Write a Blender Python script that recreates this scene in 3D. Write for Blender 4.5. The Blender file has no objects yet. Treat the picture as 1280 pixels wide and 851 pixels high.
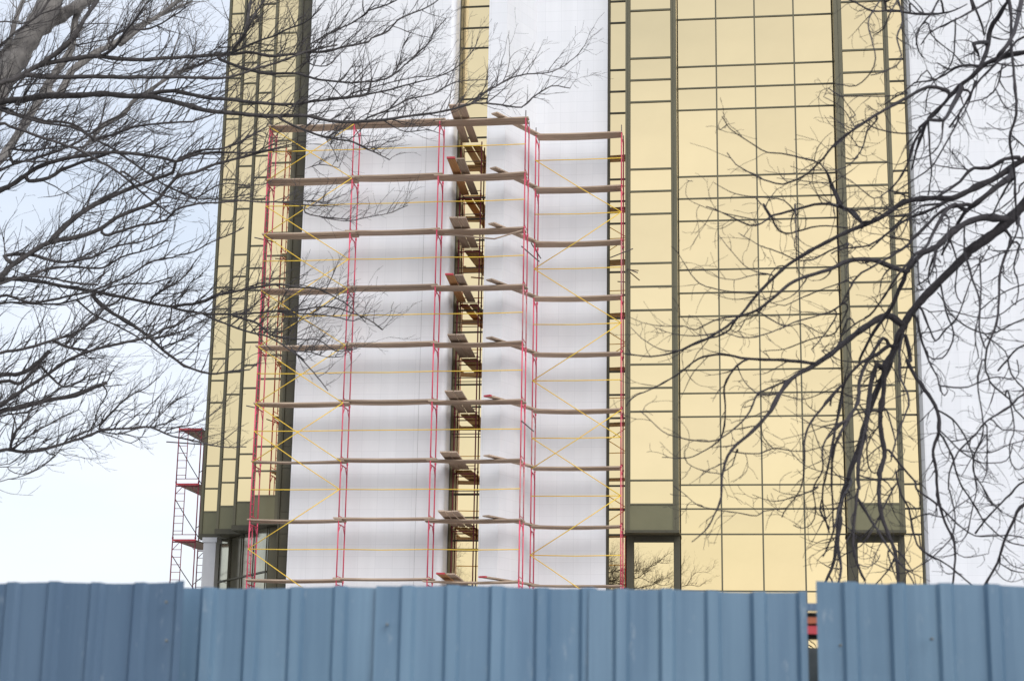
import bpy, bmesh, math, random
from mathutils import Vector, Matrix
C = bpy.context.scene.collection
R_ = math.radians
# ------------------------------------------------------------------ camera
F_PX = 2133.0
def _nz(v): return v.normalized()
U_ = _nz(Vector((152, 9104, -2133)))
u_ = Vector((15340, 225, 2133)); u_ = _nz(u_ - U_*u_.dot(U_))
n_ = u_.cross(U_)
RM = Matrix((u_, -n_, U_))
CAM = Vector((0, -55.5, 1.6))
cd = bpy.data.cameras.new('camera'); cam = bpy.data.objects.new('camera', cd); C.objects.link(cam)
cam.matrix_world = Matrix.Translation(CAM) @ RM.to_4x4()
cd.sensor_width = 36; cd.lens = F_PX/1280*36; cd.clip_start = .1; cd.clip_end = 5000
cd.dof.use_dof = True; cd.dof.focus_distance = 57.5; cd.dof.aperture_fstop = 3.5
bpy.context.scene.camera = cam
FWD = RM @ Vector((0, 0, -1)); HF = Vector((FWD.x, FWD.y, 0)).normalized(); HR = Vector((HF.y, -HF.x, 0))
def ray(px, py): return RM @ Vector((px-640, 425.5-py, -F_PX))
def at(px, py, fwd):                       # point seen at a photo position, at a given distance in front
    d = ray(px, py); return CAM + d*(fwd/(d.x*HF.x+d.y*HF.y))
def onY(px, py, Y):
    d = ray(px, py); return CAM + d*((Y-CAM.y)/d.y)
# ------------------------------------------------------------------ sky, sun, exposure
SUN = Vector((.52, -.66, .54)).normalized()
w = bpy.data.worlds.new('World'); bpy.context.scene.world = w; w.use_nodes = True
nt = w.node_tree; nt.nodes.clear(); N = nt.nodes.new; Lk = nt.links.new
out = N('ShaderNodeOutputWorld'); bg = N('ShaderNodeBackground'); bg.inputs[1].default_value = .1
sky = N('ShaderNodeTexSky'); sky.sky_type = 'NISHITA'; sky.sun_disc = False
sky.sun_elevation = math.asin(SUN.z); sky.sun_rotation = math.atan2(SUN.x, SUN.y); sky.air_density = 1.2; sky.dust_density = 2.0
tc = N('ShaderNodeTexCoord')
mp = N('ShaderNodeMapping'); mp.inputs['Scale'].default_value = (1, 1, 2.6)
nz = N('ShaderNodeTexNoise'); nz.inputs['Scale'].default_value = 2.2; nz.inputs['Detail'].default_value = 5; nz.inputs['Roughness'].default_value = .55
rp = N('ShaderNodeMapRange'); rp.inputs[1].default_value = .32; rp.inputs[2].default_value = .68; rp.inputs[3].default_value = .55; rp.inputs[4].default_value = .95
dot = N('ShaderNodeVectorMath'); dot.operation = 'DOT_PRODUCT'; dot.inputs[1].default_value = SUN
gl = N('ShaderNodeMapRange'); gl.inputs[1].default_value = -.6; gl.inputs[2].default_value = 1; gl.inputs[3].default_value = 7.6; gl.inputs[4].default_value = 9.0
cc = N('ShaderNodeVectorMath'); cc.operation = 'SCALE'; cc.inputs[0].default_value = (.945, .985, 1.075)
mx = N('ShaderNodeMix'); mx.data_type = 'RGBA'
Lk(tc.outputs['Generated'], mp.inputs[0]); Lk(mp.outputs[0], nz.inputs[0]); Lk(nz.outputs[0], rp.inputs[0]); Lk(rp.outputs[0], mx.inputs[0])
Lk(tc.outputs['Generated'], dot.inputs[0]); Lk(dot.outputs['Value'], gl.inputs[0]); Lk(gl.outputs[0], cc.inputs['Scale'])
Lk(sky.outputs[0], mx.inputs[6]); Lk(cc.outputs[0], mx.inputs[7]); Lk(mx.outputs[2], bg.inputs[0]); Lk(bg.outputs[0], out.inputs[0])
sl = bpy.data.lights.new('sun', 'SUN'); sl.energy = 1.12; sl.angle = R_(36); sl.color = (1, .98, .96)
so = bpy.data.objects.new('sun', sl); C.objects.link(so); so.rotation_euler = SUN.to_track_quat('Z', 'Y').to_euler(); so.location = (0, -20, 60)
vs = bpy.context.scene.view_settings; vs.view_transform = 'Standard'; vs.look = 'None'; vs.exposure = .50; vs.gamma = 1
bpy.context.scene.cycles.max_bounces = 8
# ------------------------------------------------------------------ materials
def mat(name, col, rough=.6, metal=0.0, var=.0, vscale=3.0, spec=.5, stretch=(1, 1, 1), bump=0, bscale=20, col2=None, rnd=0, coord='Object'):
    m = bpy.data.materials.new(name); m.use_nodes = True; t = m.node_tree; b = t.nodes['Principled BSDF']
    b.inputs['Roughness'].default_value = rough; b.inputs['Metallic'].default_value = metal; b.inputs['Specular IOR Level'].default_value = spec
    b.inputs['Base Color'].default_value = (*col, 1)
    c = t.nodes.new('ShaderNodeTexCoord'); mm = t.nodes.new('ShaderNodeMapping'); mm.inputs['Scale'].default_value = stretch
    t.links.new(c.outputs[coord], mm.inputs[0])
    if var or col2:
        n = t.nodes.new('ShaderNodeTexNoise'); n.inputs['Scale'].default_value = vscale; n.inputs['Detail'].default_value = 6; n.inputs['Roughness'].default_value = .6
        t.links.new(mm.outputs[0], n.inputs[0])
        r = t.nodes.new('ShaderNodeMapRange'); r.inputs[1].default_value = .3; r.inputs[2].default_value = .7; t.links.new(n.outputs[0], r.inputs[0])
        x = t.nodes.new('ShaderNodeMix'); x.data_type = 'RGBA'; t.links.new(r.outputs[0], x.inputs[0])
        c2 = col2 or tuple(k*(1-var) for k in col); x.inputs[6].default_value = (*c2, 1); x.inputs[7].default_value = (*(tuple(min(1, k*(1+var)) for k in col) if not col2 else col), 1)
        last = x.outputs[2]
        if rnd:
            oi = t.nodes.new('ShaderNodeObjectInfo'); h = t.nodes.new('ShaderNodeHueSaturation'); q = t.nodes.new('ShaderNodeMapRange')
            q.inputs[3].default_value = 1-rnd; q.inputs[4].default_value = 1+rnd; t.links.new(oi.outputs['Random'], q.inputs[0]); t.links.new(q.outputs[0], h.inputs['Value'])
            t.links.new(last, h.inputs['Color']); last = h.outputs[0]
        t.links.new(last, b.inputs['Base Color'])
    if bump:
        n2 = t.nodes.new('ShaderNodeTexNoise'); n2.inputs['Scale'].default_value = bscale; n2.inputs['Detail'].default_value = 3; t.links.new(mm.outputs[0], n2.inputs[0])
        bp = t.nodes.new('ShaderNodeBump'); bp.inputs['Strength'].default_value = bump; bp.inputs['Distance'].default_value = .02
        t.links.new(n2.outputs[0], bp.inputs['Height']); t.links.new(bp.outputs[0], b.inputs['Normal'])
    return m
M = {}
M['gold'] = mat('gold mirror glass', (.80, .64, .365), .008, 1, var=.03, vscale=.6, rnd=.045, bump=.02, bscale=1.1)
M['dimglass'] = mat('unlit gold glass', (.40, .38, .29), .12, 1, var=.3, vscale=.8, bump=.05, bscale=1.5)  # gold glass under the bays, its unlit grey put into the colour
M['olive'] = mat('olive grey aluminium', (.125, .115, .07), .42, .2, var=.12, vscale=2, stretch=(1, 1, .15))
M['oliveD'] = mat('dark olive cladding', (.066, .06, .036), .5, .1, var=.15, vscale=2, stretch=(1, 1, .3))
M['spandrel'] = mat('olive spandrel panel', (.17, .16, .09), .35, .25, var=.06, vscale=1.2)
M['wood'] = mat('weathered plank wood', (.54, .42, .31), .85, var=0, vscale=5, stretch=(.25, 6, 6), col2=(.30, .215, .16), rnd=.22, bump=.3, bscale=12)
M['wood_y'] = mat('plank wood across', (.56, .44, .33), .85, vscale=5, stretch=(6, .25, 6), col2=(.32, .23, .17), rnd=.25, bump=.3, bscale=12)
M['wood_o'] = mat('orange stained plank', (.52, .27, .10), .8, vscale=5, stretch=(6, .25, 6), col2=(.35, .16, .06))
M['red'] = mat('red scaffold paint', (.74, .07, .15), .45, vscale=9, col2=(.58, .10, .14), rnd=.18)
M['redworn'] = mat('worn red scaffold paint', (.60, .06, .09), .6, vscale=2.2, stretch=(1, 1, 1.4), col2=(.55, .35, .36), rnd=.1)
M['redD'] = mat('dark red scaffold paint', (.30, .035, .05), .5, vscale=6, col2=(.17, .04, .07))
M['redend'] = mat('red painted plank end', (.46, .045, .06), .6, var=.2, vscale=8)
M['yellow'] = mat('yellow brace paint', (.86, .62, .06), .5, vscale=1.2, col2=(.84, .50, .06))
M['steel'] = mat('dull steel tube', (.12, .10, .10), .55, .4, var=.2, vscale=8)
M['bark'] = mat('dark grey bark', (.09, .08, .078), .8, vscale=9, col2=(.035, .031, .031), bump=.6, bscale=30)
M['barkR'] = mat('dark bark', (.045, .038, .042), .75, vscale=9, col2=(.02, .017, .02), bump=.6, bscale=35)
M['barkP'] = mat('pale grey bark', (.29, .27, .25), .85, vscale=7, stretch=(1, 1, .5), col2=(.15, .14, .135), bump=.8, bscale=14)
M['fence'] = mat('blue painted steel sheet', (.175, .28, .385), .30, .15, vscale=1.6, stretch=(5, 5, .22), col2=(.105, .185, .28), bump=.35, bscale=1.4, rnd=.06)
M['fenceL'] = mat('dull blue steel sheet', (.115, .185, .275), .40, .1, vscale=1.6, stretch=(5, 5, .22), col2=(.07, .125, .205), bump=.35, bscale=1.4, rnd=.06)
M['conc'] = mat('concrete', (.34, .34, .34), .85, var=.12, vscale=1.3)
M['asph'] = mat('asphalt', (.05, .05, .052), .9, var=.25, vscale=2, bump=.3, bscale=60)
M['soil'] = mat('winter lawn soil', (.10, .095, .055), .95, var=.35, vscale=.6, bump=.4, bscale=12)
M['whitemetal'] = mat('white paint', (.52, .52, .53), .5, var=.05)
M['postgrey'] = mat('grey galvanised post', (.22, .22, .20), .6, .3, var=.2, vscale=6)
M['orange'] = mat('orange paint', (.33, .09, .04), .6, var=.3, vscale=20)
M['roof'] = mat('roof felt', (.16, .16, .16), .9, var=.1)
for k_ in ('fence', 'fenceL'):
    t = M[k_].node_tree; b = t.nodes['Principled BSDF']; src = b.inputs['Base Color'].links[0].from_socket
    c = t.nodes.new('ShaderNodeTexCoord'); mm = t.nodes.new('ShaderNodeMapping'); mm.inputs['Scale'].default_value = (14, 14, 4)
    n = t.nodes.new('ShaderNodeTexNoise'); n.inputs['Scale'].default_value = 1.3; n.inputs['Detail'].default_value = 8; n.inputs['Roughness'].default_value = .75
    q = t.nodes.new('ShaderNodeMapRange'); q.inputs[1].default_value = .60; q.inputs[2].default_value = .72; q.inputs[4].default_value = .55
    x = t.nodes.new('ShaderNodeMix'); x.data_type = 'RGBA'; x.inputs[7].default_value = (.34, .40, .46, 1)
    t.links.new(c.outputs['Object'], mm.inputs[0]); t.links.new(mm.outputs[0], n.inputs[0]); t.links.new(n.outputs[0], q.inputs[0]); t.links.new(q.outputs[0], x.inputs[0])
    t.links.new(src, x.inputs[6]); t.links.new(x.outputs[2], b.inputs['Base Color'])
# white tile: faint joints that follow x and z
def tilemat():
    m = bpy.data.materials.new('white stone tiles'); m.use_nodes = True; t = m.node_tree; b = t.nodes['Principled BSDF']; nn = t.nodes.new
    b.inputs['Roughness'].default_value = .45
    c = nn('ShaderNodeTexCoord'); s = nn('ShaderNodeSeparateXYZ'); t.links.new(c.outputs['Object'], s.inputs[0])
    a = nn('ShaderNodeMath'); a.operation = 'ADD'; t.links.new(s.outputs[0], a.inputs[0]); t.links.new(s.outputs[1], a.inputs[1])
    k = nn('ShaderNodeCombineXYZ'); t.links.new(a.outputs[0], k.inputs[0]); t.links.new(s.outputs[2], k.inputs[1])
    br = nn('ShaderNodeTexBrick'); br.offset = .0; br.inputs['Scale'].default_value = 1; br.inputs['Brick Width'].default_value = .60; br.inputs['Row Height'].default_value = .40
    br.inputs['Mortar Size'].default_value = .0045; br.inputs['Mortar Smooth'].default_value = .2
    br.inputs['Color1'].default_value = (.80, .808, .83, 1); br.inputs['Color2'].default_value = (.772, .782, .808, 1); br.inputs['Mortar'].default_value = (.66, .67, .69, 1)
    t.links.new(k.outputs[0], br.inputs[0])
    n = nn('ShaderNodeTexNoise'); n.inputs['Scale'].default_value = .9; n.inputs['Detail'].default_value = 8; n.inputs['Roughness'].default_value = .65
    mm = nn('ShaderNodeMapping'); mm.inputs['Scale'].default_value = (2.6, 2.6, .16); t.links.new(c.outputs['Object'], mm.inputs[0]); t.links.new(mm.outputs[0], n.inputs[0])
    r = nn('ShaderNodeMapRange'); r.inputs[1].default_value = .25; r.inputs[2].default_value = .75; r.inputs[3].default_value = .94; r.inputs[4].default_value = 1.03; t.links.new(n.outputs[0], r.inputs[0])
    v = nn('ShaderNodeVectorMath'); v.operation = 'SCALE'; t.links.new(br.outputs[0], v.inputs[0]); t.links.new(r.outputs[0], v.inputs['Scale'])
    t.links.new(v.outputs[0], b.inputs['Base Color']); return m
M['tile'] = tilemat()
# ------------------------------------------------------------------ helpers
class MB:
    def __init__(s): s.v = []; s.f = []; s.sm = []
    def add(s, vs, fs, smooth=False):
        o = len(s.v); s.v += [tuple(p) for p in vs]; s.f += [tuple(i+o for i in f) for f in fs]; s.sm += [smooth]*len(fs)
    def box(s, x0, x1, y0, y1, z0, z1):
        s.add([(x0,y0,z0),(x1,y0,z0),(x1,y1,z0),(x0,y1,z0),(x0,y0,z1),(x1,y0,z1),(x1,y1,z1),(x0,y1,z1)],
              [(0,3,2,1),(4,5,6,7),(0,1,5,4),(1,2,6,5),(2,3,7,6),(3,0,4,7)])
    def obox(s, a, b, w, h, up=Vector((0, 0, 1))):    # a box from a to b, w wide, h thick
        a = Vector(a); b = Vector(b); d = (b-a).normalized(); sd = d.cross(up).normalized()*(w/2); hh = sd.cross(d).normalized()*(h/2)
        s.add([a-sd-hh, a+sd-hh, a+sd+hh, a-sd+hh, b-sd-hh, b+sd-hh, b+sd+hh, b-sd+hh],
              [(0,1,2,3),(7,6,5,4),(0,4,5,1),(1,5,6,2),(2,6,7,3),(3,7,4,0)])
    def tube(s, pts, rads, n=6, caps=True):
        pts = [Vector(p) for p in pts]
        if not hasattr(rads, '__len__'): rads = [rads]*len(pts)
        vs = []; prev = None
        for i, p in enumerate(pts):
            d = (pts[min(i+1, len(pts)-1)]-pts[max(i-1, 0)])
            d = d.normalized() if d.length > 1e-9 else Vector((0, 0, 1))
            if prev is None:
                a = d.cross(Vector((.31, .22, .92)) if abs(d.z) < .9 else Vector((1, 0, 0))).normalized()
            else:
                a = prev-d*prev.dot(d); a = a.normalized() if a.length > 1e-6 else d.orthogonal().normalized()
            prev = a; b = d.cross(a)
            for k in range(n):
                t = 2*math.pi*k/n; vs.append(p+(a*math.cos(t)+b*math.sin(t))*rads[i])
        fs = []
        for i in range(len(pts)-1):
            for k in range(n): fs.append((i*n+k, i*n+(k+1) % n, (i+1)*n+(k+1) % n, (i+1)*n+k))
        if caps: fs.append(tuple(range(n-1, -1, -1))); e = (len(pts)-1)*n; fs.append(tuple(range(e, e+n)))
        s.add(vs, fs, True)
    def prism(s, poly, z0, z1):          # plan polygon, extruded upward
        n = len(poly); s.add([(x, y, z0) for x, y in poly]+[(x, y, z1) for x, y in poly],
              [tuple(range(n-1, -1, -1)), tuple(range(n, 2*n))]+[(i, (i+1) % n, (i+1) % n+n, i+n) for i in range(n)])
    def build(s, name, m, parent=None, org=None):
        me = bpy.data.meshes.new(name)
        o0 = Vector(org) if org else Vector((0, 0, 0))
        me.from_pydata([tuple(Vector(p)-o0) for p in s.v], [], s.f); me.polygons.foreach_set('use_smooth', s.sm); me.materials.append(m); me.update()
        bmx = bmesh.new(); bmx.from_mesh(me); bmesh.ops.recalc_face_normals(bmx, faces=bmx.faces); bmx.to_mesh(me); bmx.free()
        o = bpy.data.objects.new(name, me); C.objects.link(o); o.location = o0
        if parent: o.parent = parent; o.location = o0-parent_world(parent)
        return o
def parent_world(p):
    v = Vector(p.location)
    while p.parent: p = p.parent; v += p.location
    return v
def tag(o, label=None, cat=None, group=None, kind=None):
    for k, v in (('label', label), ('category', cat), ('group', group), ('kind', kind)):
        if v: o[k] = v
    return o
def thing(name, loc, label, cat, group=None):
    o = bpy.data.objects.new(name, None); C.objects.link(o); o.location = loc; o.empty_display_size = .2
    return tag(o, label, cat, group)
rng = random.Random(7)
# ------------------------------------------------------------------ setting: ground, road, pavement
def sheet(name, m, x0, x1, y0, y1, z):
    b = MB(); b.add([(x0, y0, z), (x1, y0, z), (x1, y1, z), (x0, y1, z)], [(0, 1, 2, 3)]); return tag(b.build(name, m), kind='structure')
sheet('ground', M['soil'], -1500, 1500, -1500, 1500, 0)
b = MB(); b.box(-200, 200, -61, -52.2, -.05, .12); b.box(-200, 200, -61.15, -61.002, -.05, .14); tag(b.build('pavement', M['conc']), kind='structure')
sheet('road', M['asph'], -200, 200, -71, -61.2, .004)
b = MB(); b.box(-60, 60, -46, 22, -.05, .10); tag(b.build('forecourt', M['conc']), kind='structure')  # unseen paving, extended forward to bounce light up under the decks
# ------------------------------------------------------------------ the building
ZT = 46.0
BL = thing('office_building', (0, 3, 0), 'tall building of white tiled piers and gold mirror glass behind the scaffolding', 'building')
def pier(poly, z0=0, z1=ZT): b = MB(); b.prism(poly, z0, z1); return b.build('white_pier', M['tile'], BL)
# pier one (left part up to a fine seam, right part with a softened corner and side)
XS = -11.30; XR = -10.35
def arc(cx, cy, r, a0, a1, n=7): return [(cx+r*math.cos(R_(a0+(a1-a0)*i/n)), cy+r*math.sin(R_(a0+(a1-a0)*i/n))) for i in range(n+1)]
b = MB(); b.prism([(-15.72, 1.25), (XS-.006, 1.25), (XS-.006, 5.2), (-15.72, 5.2)], 0, ZT)
b.prism([(XS+.006, 1.25)]+arc(XR-.20, 1.45, .20, -90, 0)+[(XR, 2.2), (XR, 5.2), (XS+.006, 5.2)], 0, ZT); b.build('white_pier', M['tile'], BL)
b = MB(); b.box(XS-.006, XS+.006, 1.262, 5.0, 0, ZT); b.build('seam', M['conc'], BL)
# pier two: front strip, splayed face, set-back face
pier([(-9.12, 1.25), (-8.46, 1.25), (-7.62, 3.1), (-4.98, 3.1), (-4.98, 6), (-9.12, 6)])
pier([(5.74, 3.22), (5.86, 3.1), (13.6, 3.1), (13.6, 6), (5.74, 6)])
# core behind everything, roof
b = MB(); b.box(-20.1, 13.55, 6.4, 22, 0, ZT-.2); b.build('rear_wall', M['conc'], BL)
b = MB(); b.box(-20.0, 13.5, 3.8, 21.9, ZT-.19, ZT+.25); b.build('roof', M['roof'], BL)

Zrow = [4.75, 6.66, 8.59, 9.46, 10.29, 12.68, 13.51, 14.34, 16.28, 17.13, 17.98, 19.79, 20.63, 21.46, 24.0, 24.84, 25.68, 27.54, 28.4]
Zup = [29.25, 31.6, 32.45, 33.3, 35.2, 36.05, 36.9, 38.8, 39.65, 40.5, 42.9, 43.75, 44.6, 45.6]
Zlow = [.3, 2.1, 3.0]
def pane(parent, x0, x1, y, z0, z1, tilt=.003):
    b = MB(); g = .014; a = rng.uniform(-tilt, tilt); c = rng.uniform(-tilt, tilt); w_ = (x1-x0)/2; h_ = (z1-z0)/2
    pts = [(-w_+g, -h_+g), (w_-g, -h_+g), (w_-g, h_-g), (-w_+g, h_-g)]
    cx, cz = (x0+x1)/2, (z0+z1)/2
    f = [(cx+p, y+p*a+q*c, cz+q) for p, q in pts]; bk = [(cx+p, y+.02+p*a+q*c, cz+q) for p, q in pts]
    b.add(f+bk, [(0, 1, 2, 3), (7, 6, 5, 4), (0, 4, 5, 1), (1, 5, 6, 2), (2, 6, 7, 3), (3, 7, 4, 0)])
    return b.build('glass_pane', M['gold'], parent, org=(cx, y, cz)) if parent else b
def panes_mesh(name, parent, x0, x1, y, rows, m=None):
    b = MB()
    for z0, z1 in zip(rows[:-1], rows[1:]):
        q = pane(None, x0, x1, y, z0, z1, .0016); b.add(q.v, q.f)
    return b.build(name, m or M['gold'], parent)
def frame_rows(b, x0, x1, y, rows, th=.05, pr=.035):
    for z in rows: b.box(x0, x1, y-pr, y+.07, z-th/2, z+th/2)
# --- main curtain wall: four columns
YM = 3.3
XC = [-2.42, -1.02, .38, 1.79, 3.17]
b = MB(); rows = Zlow+Zrow+Zup
frame_rows(b, XC[0], XC[-1], YM, rows)
for x in XC[1:-1]: b.box(x-.027, x+.027, YM-.042, YM+.065, 0, ZT)
cw = b.build('mullion_grid', M['olive'], BL)
for i in range(4):
    for z0, z1 in zip(Zrow[1:-1], Zrow[2:]): pane(cw, XC[i], XC[i+1], YM, z0, z1)
    for rr in (Zlow+Zrow[:2], Zrow[-1:]+Zup): panes_mesh('outer_glazing', cw, XC[i], XC[i+1], YM, rr)
# --- projecting glass bays (two), with olive apron at the bottom and a recessed window below
def proj_bay(xl, xr, wl, wr, yf=2.4):
    # xl..xr is the glass; wl / wr the side frame widths
    z0 = 8.62
    rows = [9.50]+[z+.03 for z in Zrow[4:]]
    b = MB(); b.box(xl-wl, xl, yf-.05, YM+.4, z0, ZT); b.box(xr, xr+wr, yf-.05, YM+.4, z0, ZT)
    b.box(xl-wl*.45, xl-wl*.45+.03, yf-.075, yf-.052, z0+.05, ZT); b.box(xr+wr*.4, xr+wr*.4+.03, yf-.075, yf-.052, z0+.05, ZT)
    frame_rows(b, xl, xr, yf, [r for r in rows+Zup], .06, .04)
    fr = b.build('projecting_frame', M['olive'], BL)
    rr = rows
    for a, c in zip(rr[:-1], rr[1:]): pane(fr, xl, xr, yf, a, c)
    panes_mesh('outer_glazing', fr, xl, xr, yf, [rr[-1]]+Zup)
    b = MB(); b.box(xl, xr, yf-.02, yf+.03, z0+.003, 9.46); b.build('apron_panel', M['spandrel'], fr)
    b = MB(); b.box(xl-wl-.01, xr+wr+.012, yf-.085, YM+.38, z0-.09, z0-.002)
    b.build('soffit', M['oliveD'], fr)
    b = MB(); b.box(xl-wl, xl+.07, YM-.1, YM+.3, 0, z0-.092); b.box(xr-.02, xr+wr, YM-.1, YM+.3, 0, z0-.092)
    b.box(xl+.07, xr-.02, YM-.08, YM+.3, z0-.30, z0-.092); b.box(xl+.07, xr-.02, YM-.05, YM+.3, 4.7, 4.76)
    lf = b.build('window_frame', M['oliveD'], BL)
    panes_mesh('glass', lf, xl+.07, xr-.02, YM, [.3, 4.7]); panes_mesh('glass', lf, xl+.07, xr-.02, YM, [4.76, z0-.30])
proj_bay(-4.10, -2.63, .17, .19); proj_bay(3.45, 4.90, .26, .17)
# --- narrow glass strips beside the piers
def strip(xl, xr, y, rows, dz=0, left=None, right=None):
    b = MB()
    if left: b.box(xl-left, xl, y-.12, y+.35, 0, ZT)
    if right: b.box(xr, xr+right, y-.12, y+.35, 0, ZT)
    frame_rows(b, xl, xr, y, [r+dz for r in rows], .06, .035)
    f = b.build('strip_frame', M['oliveD'], BL); panes_mesh('strip_glazing', f, xl, xr, y, [r+dz for r in rows])
rows = Zlow+Zrow+Zup
strip(-4.90, -4.285, YM, rows, -.02, left=.075); strip(5.08, 5.665, YM, rows, .0, right=.072)
# --- recess between the piers
rec = [.3, 2.5, 4.5, 6.45, 8.3, 9.1, 9.9, 12.2, 13.0, 13.8, 15.7, 16.5, 17.3, 19.1, 19.9, 20.7, 23.0, 23.75, 24.5, 26.5, 27.3]+[z-1.1 for z in Zup]
b = MB(); b.box(XR+.002, XR+.035, 2.205, 2.9, 0, ZT); frame_rows(b, XR+.035, -9.12, 2.72, rec, .055, .03)
f = b.build('recess_frame', M['oliveD'], BL); panes_mesh('recess_glazing', f, XR+.036, -9.13, 2.72, rec)
# --- stepped bays on the left
Zb = [8.89, 9.71, 10.58, 11.44, 13.85, 14.7, 15.55, 17.5, 18.35, 19.2, 21.0, 21.85, 22.7, 25.2, 26.05, 26.9, 28.8, 29.65, 30.5, 32.9, 33.75, 34.6, 36.5, 37.4, 38.2, 40.6, 41.5, 42.3, 44.3, 45.3]
steps = [(-20.24, -19.72, 5.7), (-19.13, -18.64, 4.2), (-18.17, -17.66, 3.1), (-17.08, -16.32, 1.55)]
for i, (xl, xr, y) in enumerate(steps):
    b = MB(); yb = steps[i-1][2] if i else 9.0
    b.box(xl-.10, xl-.008, y-.06, yb-.012 if i else yb, 8.89, ZT)       # return and outer mullion of each step
    b.box(xl-.008, xl+.005, y-.05, y+.3, 8.89, ZT)
    if i < 3: xr += .16
    xe = steps[i+1][0]-.105 if i < 3 else -16.18
    b.box(xr, xe, y-.03, y+.3, 8.89, ZT)
    frame_rows(b, xl+.005, xr, y, Zb[1:], .06, .03)
    f = b.build('step_frame', M['olive'], BL); panes_mesh('step_glazing', f, xl+.005, xr, y, Zb[1:])
    b = MB(); b.box(xl+.005, xr, y-.015, y+.05, 8.89, 9.68); b.build('apron_panel', M['spandrel'], f)
b = MB(); b.prism([(-20.36, 5.62), (-19.26, 5.62), (-19.26, 4.12), (-18.30, 4.12), (-18.30, 3.02), (-17.20, 3.02), (-17.20, 1.47), (-16.17, 1.47), (-16.17, 6.3), (-20.36, 6.3)], 8.70, 8.885); b.build('soffit', M['oliveD'], BL)
b = MB()
b.box(-16.17, -15.73, 1.52, 1.9, 0, ZT)
for k in range(60):
    z = .8+k*.76
    if z < ZT-.5: b.box(-16.10, -15.735, 1.497, 1.52, z, z+.74)
b.box(-16.165, -16.12, 1.44, 1.515, 0, ZT)
b.build('side_cladding', M['oliveD'], BL)
b = MB(); b.box(-20.0, -19.53, 5.2, 5.67, 0, 8.52); b.box(-20.04, -19.49, 5.16, 5.71, 8.521, 8.70); b.build('square_column', M['whitemetal'], BL)
# oblique glazing of the ground storeys under the stepped bays
p0 = Vector((-19.75, 6.28, 0)); p1 = Vector((-16.62, 1.95, 0)); dv = p1-p0; nn_ = Vector((-dv.y, dv.x, 0)).normalized()
if nn_.y > 0: nn_ = -nn_
b = MB(); g = MB(); K = 4
for k in range(K+1):
    q = p0+dv*(k/K); b.obox(q+nn_*.04, q+nn_*.04+Vector((0, 0, 8.69)), .045, .03, up=Vector((dv.x, dv.y, 0)).normalized())
for z in (.2, 3.0, 7.15): b.obox(p0+Vector((0, 0, z))+nn_*.03, p1+Vector((0, 0, z))+nn_*.03, .05, .055)
f = b.build('lower_frame', M['oliveD'], BL)
for k in range(K):
    a = p0+dv*(k/K); c = p0+dv*((k+1)/K)
    j = nn_*rng.uniform(-.012, .012)
    for z0, z1 in ((.2, 3.), (3., 7.15), (7.15, 8.69)):
        g.add([a+Vector((0, 0, z0)), c+j+Vector((0, 0, z0)), c+j+Vector((0, 0, z1)), a+Vector((0, 0, z1))], [(0, 1, 2, 3)])
g.build('lower_glazing', M['dimglass'], f)
b = MB(); b.box(-16.60, -16.18, 1.98, 2.4, 0, 8.69); b.build('corner_post', M['olive'], BL)

# ------------------------------------------------------------------ scaffolds
DZ = [22.7-2*k for k in range(12)]          # top of deck levels, down to .7
def make_frame(x, y, z, parent, m, ladder=False, depth=.92, ax='y', hgt=2.0, worn=False):
    """one lift of scaffold frame standing at (x,y,z) going back by depth"""
    b = MB(); r = .0235
    def P(d, h): return (x, y+d, z+h) if ax == 'y' else (x+d, y, z+h)
    b.tube([P(0, .03), P(0, hgt+.02)], r, 8); b.tube([P(depth, .03), P(depth, hgt+.02)], r, 8)
    b.tube([P(0, 0), P(0, .07)], r*1.5, 8); b.tube([P(depth, 0), P(depth, .07)], r*1.5, 8)
    b.tube([P(0, hgt-.12), P(depth, hgt-.12)], r*.9, 6); b.tube([P(0, .16), P(depth, .16)], r*.6, 6)
    if m is not M['redD'] or ladder: b.tube([P(0, hgt-.42), P(.28, hgt-.12)], r*.6, 6); b.tube([P(depth, hgt-.42), P(depth-.28, hgt-.12)], r*.6, 6)
    if ladder:
        b.tube([P(.36, .16), P(.36, hgt-.12)], r*.7, 6)
        for k in range(6): b.tube([P(0, .3+k*.28), P(.36, .3+k*.28)], r*.5, 5)
    return b.build('frame', m, parent, org=(x, y, z))
def brace(a, c, parent, m=None, r=.0165):
    b = MB(); a = Vector(a); c = Vector(c); mid = (a+c)/2-Vector((0, rng.uniform(0, .03), rng.uniform(0, .035))); b.tube([a, mid, c], r, 6); return b.build('brace', m or M['yellow'], parent, org=tuple(a))
def deckboard(x0, x1, y0, w_, z, parent):
    b = MB(); s0 = rng.uniform(-.03, .03); n = 5; t = .045; vs = []; z += rng.uniform(-.004, .022); x0 += rng.uniform(-.07, .03); x1 += rng.uniform(-.05, .09); tl = rng.uniform(-.018, .018); sg = rng.uniform(.006, .05)
    for i in range(n+1):
        x = x0+(x1-x0)*i/n; sag = -sg*math.sin(math.pi*i/n)+tl*(i/n-.5)
        yy = y0+s0*.3; vs += [(x, yy, z-t+sag), (x, yy+w_, z-t+sag), (x, yy+w_, z+sag), (x, yy, z+sag)]
    fs = [(0, 1, 2, 3), (4*n+3, 4*n+2, 4*n+1, 4*n)]
    for i in range(n):
        for k in range(4): fs.append((4*i+k, 4*i+4, 4*i+(k+1) % 4+4, 4*i+(k+1) % 4) if False else (4*i+k, 4*i+(k+1) % 4, 4*(i+1)+(k+1) % 4, 4*(i+1)+k))
    b.add(vs, fs); return b.build('deck_board', M['wood'], parent, org=((x0+x1)/2, y0, z))
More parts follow.
